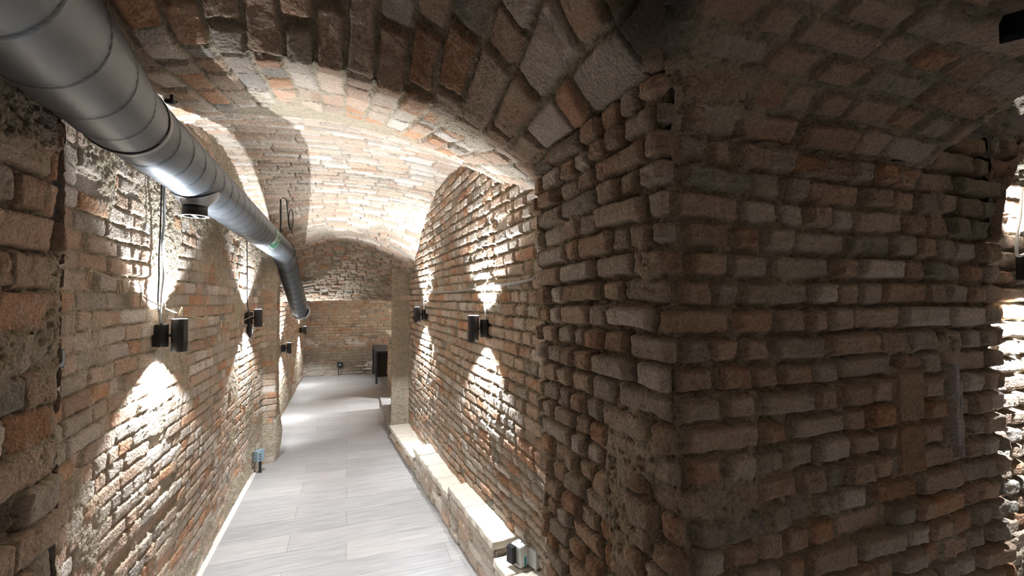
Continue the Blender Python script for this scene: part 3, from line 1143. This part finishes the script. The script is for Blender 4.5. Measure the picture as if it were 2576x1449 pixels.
# curved bright guard sheet on the right of the open end
Mx = align(d3, E0 - D0)
n = 14
prev = None
for k in range(n + 1):
    a = -0.9 + 1.9 * k / n
    r_ = R0 + 0.018
    zz = -0.10 * math.sin(PI * k / n) ** 0.5 - 0.01
    v1 = bm.verts.new(Mx @ Vector((r_ * math.cos(a), r_ * math.sin(a), 0.01)))
    v2 = bm.verts.new(Mx @ Vector((r_ * math.cos(a), r_ * math.sin(a), zz)))
    v3 = bm.verts.new(Mx @ Vector(((r_ - .002) * math.cos(a), (r_ - .002) * math.sin(a), zz)))
    v4 = bm.verts.new(Mx @ Vector(((r_ - .002) * math.cos(a), (r_ - .002) * math.sin(a), 0.01)))
    cur = (v1, v2, v3, v4)
    if prev:
        for j in range(4):
            bm.faces.new((prev[j], prev[(j + 1) % 4], cur[(j + 1) % 4], cur[j]))
    prev = cur
mesh_obj('guard_sheet', bm, simple('pale_blue_grey_sheet', (0.62, 0.68, 0.76), 0.5), duct)
# branch spigot with saddle, black sleeve, pale flange with bar
sy = 2.62
sc = Vector((-0.722, sy, 2.6106))
def duct_axis(y):
    t = (y - D0.y) / (B0.y - D0.y)
    return D0 + (B0 - D0) * t
sc = duct_axis(2.64)
bm = bmesh.new()
# saddle: flares from the duct down to the sleeve
nth = 40
rings = []
for rr, dzp in ((0.105, None), (0.082, -R0 + 0.004), (0.062, -R0 - 0.012), (0.0545, -R0 - 0.022)):
    rg = []
    for k in range(nth):
        a = 2 * PI * k / nth
        x, y = rr * math.cos(a), rr * math.sin(a)
        if dzp is None:
            z = -math.sqrt(max(R0 * R0 - x * x, 0)) - 0.002
        elif rr > 0.08:
            z = -math.sqrt(max(R0 * R0 - x * x, 0)) * 0.6 - 0.4 * R0 - 0.006
        else:
            z = dzp
        rg.append(bm.verts.new(Vector((x, y, z)) + sc - D0))
    rings.append(rg)
for a_, b_ in zip(rings[:-1], rings[1:]):
    for k in range(nth):
        f = bm.faces.new((a_[k], a_[(k + 1) % nth], b_[(k + 1) % nth], b_[k]))
        f.smooth = True
sd = mesh_obj('saddle', bm, M_DUCT, duct)
at = sd.data.color_attributes.new('Col', 'FLOAT_COLOR', 'POINT')
at.data.foreach_set('color', [0.32, 0.34, 0.36, 1.0] * len(sd.data.vertices))
bm = bmesh.new()
add_lathe(bm, [(0.050, 0), (0.0535, 0), (0.0535, -0.052), (0.050, -0.052), (0.050, -0.02), (0, -0.02)], Matrix.Translation(sc - D0 + Vector((0, 0, -R0 - 0.018))), 40, cap=False)
spg = mesh_obj('spigot', bm, M_DARKP, duct)
bm = bmesh.new()
add_lathe(bm, [(0.047, 0), (0.061, 0), (0.062, -0.003), (0.047, -0.004), (0.047, 0)], Matrix.Translation(sc - D0 + Vector((0, 0, -R0 - 0.070))), 40, cap=False)
add_box(bm, sc - D0 + Vector((0, 0, -R0 - 0.072)), (0.014, 0.096, 0.003))
mesh_obj('flange', bm, M_WHITE, spg)

# exit sign sticker wrapped on the duct
def sign():
    yc = 4.60
    ax = duct_axis(yc)
    d = d2
    M = align(d, ax)
    root = empty('exit_sign', ax)
    tag(root, 'small green and white emergency exit sign stuck round the duct', 'sign')
    Rm = M.to_3x3()
    # angle facing the camera
    toc = (Vector((0, 0, CAMZ)) - ax)
    loc = Rm.inverted() @ toc
    a0 = math.atan2(loc.y, loc.x) - 0.42
    def patch(name, a1, a2, s1, s2, r, mat, parent=root):
        bm = bmesh.new()
        n = 12
        prev = None
        for k in range(n + 1):
            a = a0 + a1 + (a2 - a1) * k / n
            vs = [bm.verts.new(Rm @ Vector((q * math.cos(a), q * math.sin(a), s))) for q, s in ((r, s1), (r, s2), (r - 0.0012, s2), (r - 0.0012, s1))]
            if prev:
                for j in range(4):
                    bm.faces.new((prev[j], prev[(j + 1) % 4], vs[(j + 1) % 4], vs[j]))
            else:
                bm.faces.new(vs)
            prev = vs
        bm.faces.new(list(reversed(prev)))
        return mesh_obj(name, bm, mat, parent)
    def multi(name, rects, r, mat, parent=root):
        bm = bmesh.new()
        for poly in rects:
            vs = [bm.verts.new(Rm @ Vector((r * math.cos(a0 + a), r * math.sin(a0 + a), s))) for a, s in poly]
            bm.faces.new(vs)
        r_ = bmesh.ops.solidify(bm, geom=bm.faces[:], thickness=0.0008)
        return mesh_obj(name, bm, mat, parent)
    w = 0.80
    patch('sign_back', -w, w, -0.15, 0.15, R0 + 0.0016, M_SIGNW)
    patch('sign_face', -w + .05, w - .05, -0.138, 0.138, R0 + 0.0026, M_GREEN)
    bar = [[(-0.50 + .1 * i, -0.125), (-0.50 + .1 * (i + 1), -0.125), (-0.50 + .1 * (i + 1), -0.065), (-0.50 + .1 * i, -0.065)] for i in range(10)]
    multi('doorway_bar', bar, R0 + 0.0036, M_SIGNW)
    fig = [[(-0.05, -0.02), (0.07, -0.02), (0.10, 0.03), (-0.02, 0.03)],           # trunk
           [(0.0, -0.035), (0.08, -0.035), (0.08, -0.022), (0.0, -0.022)],         # head
           [(-0.30, -0.012), (-0.05, -0.012), (-0.05, 0.0), (-0.30, 0.0)],         # arm
           [(0.07, -0.012), (0.30, -0.028), (0.31, -0.018), (0.09, 0.0)],          # arm
           [(-0.02, 0.03), (0.04, 0.03), (-0.14, 0.062), (-0.24, 0.062)],          # leg
           [(0.04, 0.03), (0.10, 0.03), (0.30, 0.045), (0.26, 0.056)]]             # leg
    fig = [[(a, s_ * 1.9 + 0.01) for a, s_ in pg] for pg in fig]
    multi('running_figure', fig, R0 + 0.0036, M_SIGNW)
sign()

# ------------------------------------------------------------------ string with clothes pegs on the left wall
XS = -0.915
sp_px = [(160, 642), (232, 680), (296, 712), (352, 742), (400, 768), (456, 790), (505, 800), (545, 807), (580, 809), (612, 806), (640, 796), (662, 816), (690, 824), (716, 828)]
spts = [onx(x, y, XS - (0.02 if i in (0, 13) else 0)) for i, (x, y) in enumerate(sp_px)]
cable('jute_string', spts, 0.003, M_STRING, 'thin pale string slung slackly along the left wall, carrying pegs', n=6, cat='string')

def make_peg():
    root = empty('clothes_peg')
    for s in (-1, 1):
        bm = bmesh.new()
        add_box(bm, (0, s * 0.0036, -0.010), (0.008, 0.0045, 0.060), 0.0012, rot=Matrix.Rotation(s * 0.07, 3, 'X'))
        mesh_obj('peg_half', bm, M_PEG, root)
    bm = bmesh.new()
    add_tube(bm, [Vector((-0.006, 0, 0.0)), Vector((0.006, 0, 0.0))], 0.0035, 8)
    mesh_obj('spring', bm, M_STEEL, root)
    return root
peg0 = make_peg()
pegs = [(226, 683, 28, 'wooden peg nearest the string left end, tilted'), (298, 716, 0, 'upright wooden peg, left one of a close pair left of the lamp cable'),
        (309, 716, -24, 'slanting wooden peg, right one of the close pair left of the lamp cable'), (355, 746, 0, 'wooden peg just left of the bright cable pair'),
        (414, 772, 3, 'brightly lit wooden peg beside the thick lamp cable'), (457, 779, 35, 'tilted wooden peg right above the nearest left lamp'),
        (519, 797, 75, 'wooden peg lying nearly flat along the string midway'), (543, 804, -15, 'first of the row of thin pegs midway along the string'),
        (557, 812, 0, 'second of the row of thin pegs midway along the string'), (567, 812, 0, 'third of the row of thin pegs midway along the string'),
        (580, 808, 8, 'fourth of the row of thin pegs midway along the string'), (599, 806, -18, 'leaning peg shortly before the second left lamp'),
        (611, 807, 15, 'last peg before the second left lamp'), (664, 815, 60, 'first peg right of the second left lamp'),
        (676, 822, 0, 'middle peg right of the second left lamp'), (685, 822, 0, 'last peg near the string far end')]
for i, (px, py, tl, lab) in enumerate(pegs):
    p = peg0 if i == 0 else copy_tree(peg0)
    p.location = onx(px, py, XS + 0.004)
    p.rotation_euler = (math.radians(-tl), 0, math.radians(random.uniform(30, 80)))
    p.rotation_euler = (Matrix.Rotation(math.radians(-tl), 3, 'X') @ Matrix.Rotation(math.radians(random.uniform(-50, 50)), 3, 'Z')).to_euler()
    tag(p, lab, 'clothes peg', 'wooden clothes pegs on the string')

# ------------------------------------------------------------------ sockets and boxes
def socket(name, loc, rz, label, d=(0.05, 0.07, 0.085), mat=M_GREYBOX, slots=3):
    r = empty(name, loc, rz)
    tag(r, label, 'socket')
    bm = bmesh.new()
    add_box(bm, (d[0] / 2, 0, 0), d, 0.006)
    mesh_obj('housing', bm, mat, r)
    bm = bmesh.new()
    for k in range(slots):
        add_box(bm, (d[0] + 0.0006, -d[1] * 0.12, d[2] * (0.14 - 0.21 * k)), (0.002, d[1] * 0.35, d[2] * 0.07))
    mesh_obj('slots', bm, M_DARKP, r)
    return r
sk = socket('power_socket', onx(658, 1139, -0.955) + Vector((-.02, -0.03, 0)), math.radians(-38), 'small blue grey power socket low on the left wall before the far pier', d=(0.06, 0.10, 0.125))
p0 = sk.location
cable('black_cable', [p0 + Vector((0.03, 0, -.055)), p0 + Vector((0.035, 0.0, -.12)), p0 + Vector((0.03, .01, -.2)), Vector((p0.x + 0.04, p0.y, 0.012))], 0.014, M_DARKP, 'thick black cable dropping from the left wall socket to the floor')
fs = ony(857, 918, 12.62)
s2 = socket('power_socket', (fs.x, 12.69, fs.z), -PI / 2, 'dark socket with a plug low on the far end wall', d=(0.05, 0.13, 0.14), mat=M_DARKP, slots=0)
bm = bmesh.new()
add_lathe(bm, [(0.0, 0), (0.03, 0), (0.032, 0.03), (0.02, 0.04), (0, 0.04)], align((1, 0, 0), (0.05, 0, 0.01), (0, 1, 0)), 20, cap=False)
mesh_obj('plug', bm, M_GREYBOX, s2)
cable('black_cable', [(fs.x - .01, 12.61, fs.z - .03), (fs.x - .04, 12.60, fs.z - .14), (fs.x - .03, 12.60, fs.z - 0.22), (fs.x - .03, 12.60, 0.012)], 0.012, M_DARKP, 'short black cable from the far wall socket to the floor')
g = onx(157, 895, -0.92)
jb = empty('junction_box', (-0.925, g.y - 0.112, g.z))
tag(jb, 'blue grey round junction box half hidden behind the near left pier', 'junction box')
bm = bmesh.new()
add_lathe(bm, [(0.0, 0.05), (0.040, 0.05), (0.046, 0.044), (0.048, 0.0)], align((1, 0, 0), (0, 0, 0), (0, 1, 0)), 28, cap=False)
mesh_obj('housing', bm, M_GREYBOX, jb)
for z in (0.028, -0.028):
    bm = bmesh.new()
    add_box(bm, (0.0498, 0, z), (0.002, 0.066, 0.0025))
    mesh_obj('seam', bm, M_DARKP, jb)

# white socket box whose back corner peeks in at the bottom right
wb = empty('socket_box', (1.84, 0.91, 1.03))
tag(wb, 'pale box corner peeking in at the bottom right on the pier front', 'box')
bm = bmesh.new()
add_box(bm, (0, -0.03, 0), (0.08, 0.07, 0.085), 0.006)
mesh_obj('housing', bm, M_WHITE, wb)
bm = bmesh.new()
add_box(bm, (0, -0.03, 0.0425), (0.045, 0.035, 0.003), 0.001)
mesh_obj('lid', bm, M_GREYBOX, wb)

# black bar fixed to the side vault at the top right
bb = empty('black_bracket', (1.44, 0.55, 2.61))
tag(bb, 'short black metal bar fixed to the side vault in the top right corner', 'bracket')
bm = bmesh.new()
R_ = Matrix.Rotation(math.radians(-58), 3, 'Z')
add_box(bm, (0.05, -0.06, 0.02), (0.22, 0.045, 0.05), 0.004, rot=R_)
mesh_obj('bar', bm, simple('matt_black_steel', (0.012, 0.013, 0.016), 0.95, spec=0.05), bb)
bm = bmesh.new()
add_box(bm, (0.05, -0.06, 0.065), (0.06, 0.03, 0.05), 0.003, rot=R_)
mesh_obj('mount', bm, M_DARKP, bb)

# ------------------------------------------------------------------ sensor device on the ledge
def device():
    # main body about 7 x 4 x 11 cm seen at px 1293..1325 / 1342..1412
    zt = 0.306
    t = (CAMZ - (zt + 0.0)) * FPX / (1404 - 752.0) * 0.985
    d = ray(1313, 1404)
    c = Vector((d.x * t, d.y * t, zt))
    rz = math.radians(24)
    r = empty('sensor_box', c, rz)
    r.scale = (1.1, 1.1, 1.1)
    tag(r, 'white rounded electronic box with dark port holes standing on the ledge by the pier', 'electronic device')
    bm = bmesh.new()
    add_box(bm, (0, 0.02, 0.063), (0.070, 0.085, 0.125), 0.016, seg=5)
    mesh_obj('body', bm, M_WHITE, r)
    for y in (-0.004, 0.016):
        bm = bmesh.new()
        add_lathe(bm, [(0, 0.1258), (0.0052, 0.1258), (0.0052, 0.1250)], Matrix.Translation((0.012, y, 0.0004)), 14, cap=False)
        mesh_obj('port_hole', bm, M_DARKP, r)
    bm = bmesh.new()
    add_box(bm, (-0.012, 0.038, 0.1257), (0.010, 0.004, 0.0008))
    mesh_obj('slot', bm, M_DARKP, r)
    bm = bmesh.new()
    add_box(bm, (0.004, -0.0232, 0.036), (0.014, 0.0012, 0.05), 0.0003)
    mesh_obj('teal_stripe', bm, M_TEAL, r)
    bm = bmesh.new()
    rr = random.Random(3)
    for k in range(7):
        y = -0.014 + 0.0085 * k
        add_box(bm, (-0.0353, y, 0.030), (0.0008, 0.0018, 0.010))
        add_box(bm, (-0.0353, y + 0.0025, 0.0345 if k % 2 else 0.0265), (0.0008, 0.005, 0.0018))
        if k % 3:
            add_box(bm, (-0.0353, y + 0.0048, 0.030), (0.0008, 0.0018, 0.008))
    mesh_obj('lettering', bm, M_DARKP, r)
    bm = bmesh.new()
    add_box(bm, (-0.052, 0.035, 0.075), (0.032, 0.052, 0.095), 0.006, seg=3)
    mesh_obj('black_block', bm, M_DARKP, r)
    # square adapter beside it
    c2 = c + Vector((0.088, -0.03, 0))
    a = empty('adapter_box', c2, math.radians(20))
    tag(a, 'square pale grey adapter with a cable gland, behind the white sensor box', 'adapter')
    bm = bmesh.new()
    add_box(bm, (0, 0, 0.060), (0.085, 0.075, 0.115), 0.006, seg=3)
    mesh_obj('body', bm, simple('pale_grey_plastic', (0.62, 0.66, 0.64), 0.4), a)
    bm = bmesh.new()
    add_lathe(bm, [(0, 0.012), (0.014, 0.012), (0.016, 0.0)], align((0, -1, 0), (0.022, -0.038, 0.055)), 18, cap=False)
    mesh_obj('cable_gland', bm, M_DARKP, a)
    g0 = a.matrix_basis @ Vector((0.022, -0.046, 0.055))
    cable('teal_cable', [g0, g0 + Vector((0.03, -0.03, -.01)), g0 + Vector((0.07, -0.04, -.06)), (g0.x + 0.09, g0.y - 0.02, zt + 0.008)], 0.004, M_TEAL, 'thin teal cable leaving the adapter towards the pier foot')
device()

# ------------------------------------------------------------------ far room: table, counter, plant
t = empty('side_table', (1.0, 11.85, 0))
tag(t, 'dark blue grey metal framed table with closed brown back in the far room', 'table')
X0, X1, Y0, Y1, ZT = 0.61, 1.45, 11.05, 12.62, 0.77
o = Vector((1.0, 11.85, 0))
bm = bmesh.new()
add_box(bm, Vector(((X0 + X1) / 2, (Y0 + Y1) / 2, ZT - 0.02)) - o, (X1 - X0, Y1 - Y0, 0.035), 0.004)
mesh_obj('table_top', bm, M_TABLE, t)
for x in (X0 + 0.025, X1 - 0.025):
    for y in (Y0 + 0.025, Y1 - 0.025):
        bm = bmesh.new()
        add_box(bm, Vector((x, y, (ZT - 0.04) / 2)) - o, (0.045, 0.045, ZT - 0.04), 0.003)
        mesh_obj('leg', bm, M_TABLE, t)
bm = bmesh.new()
add_box(bm, Vector((X0 + 0.05, (Y0 + Y1) / 2 + .1, 0.40)) - o, (0.015, Y1 - Y0 - 0.4, 0.66))
mesh_obj('side_panel', bm, M_BLACK, t)
bm = bmesh.new()
add_box(bm, Vector(((X0 + X1) / 2, Y0 + 0.45, 0.42)) - o, (X1 - X0 - 0.1, 0.02, 0.66))
mesh_obj('back_panel', bm, M_CHIP, t)

ct = empty('bar_counter', (1.3, 9.9, 0))
tag(ct, 'brick sided bar counter with white top beyond the far right pier', 'counter')
o = Vector((1.3, 9.9, 0))
ys = np.arange(9.2, 11.0, 0.012)
zs = np.arange(0, 1.2, 0.012)
U, Z = np.meshgrid(ys, zs, indexing='ij')
P = np.stack([0 * U + 0.875, U, Z], -1)
h, col = masonry(P, U, Z, seed=808, rough=0.8, pal=(.2, .3, .3, .1, .1, 0, 0))
N = np.zeros_like(P)
N[..., 0] = -1
q = grid_object('brick_side', P + N * h[..., None] - np.array(o), col, None, MAS)
q.parent = ct
bm = bmesh.new()
add_box(bm, Vector((1.3, 10.1, 0.6)) - o, (0.83, 1.78, 1.2))
mesh_obj('core', bm, simple('pale_plaster', (0.62, 0.58, 0.5), 0.8, noise=0.1), ct)
bm = bmesh.new()
add_box(bm, Vector((1.29, 10.15, 1.225)) - o, (0.92, 2.0, 0.05), 0.004)
mesh_obj('counter_top', bm, M_TOP, ct)
pt = empty('trailing_plant', (0.84, 9.35, 1.10))
tag(pt, 'sprig of green leaves hanging under the edge of the white counter top', 'plant')
bm = bmesh.new()
rr = random.Random(5)
add_tube(bm, [Vector((0.03, 0, 0.09)), Vector((0, 0, 0.03)), Vector((-0.01, 0, -0.05))], 0.004, 6)
for k in range(26):
    c_ = Vector((rr.uniform(-.045, .01), rr.uniform(-.05, .05), rr.uniform(-.08, .06)))
    d_ = Vector((rr.uniform(-1, .3), rr.uniform(-1, 1), rr.uniform(-1, .4))).normalized()
    s_ = d_.cross(Vector((rr.random(), rr.random(), rr.random()))).normalized() * 0.010
    L_ = 0.04
    n_ = d_.cross(s_).normalized() * 0.001
    a1, a2, a3, a4 = c_, c_ + d_ * L_ * .5 + s_, c_ + d_ * L_, c_ + d_ * L_ * .5 - s_
    f1 = [bm.verts.new(v) for v in (a1, a2, a3, a4)]
    f2 = [bm.verts.new(v + n_) for v in (a1, a2, a3, a4)]
    bm.faces.new(f1)
    bm.faces.new(list(reversed(f2)))
    for j in range(4):
        bm.faces.new((f1[j], f1[(j + 1) % 4], f2[(j + 1) % 4], f2[j]))
mesh_obj('foliage', bm, M_LEAF, pt)
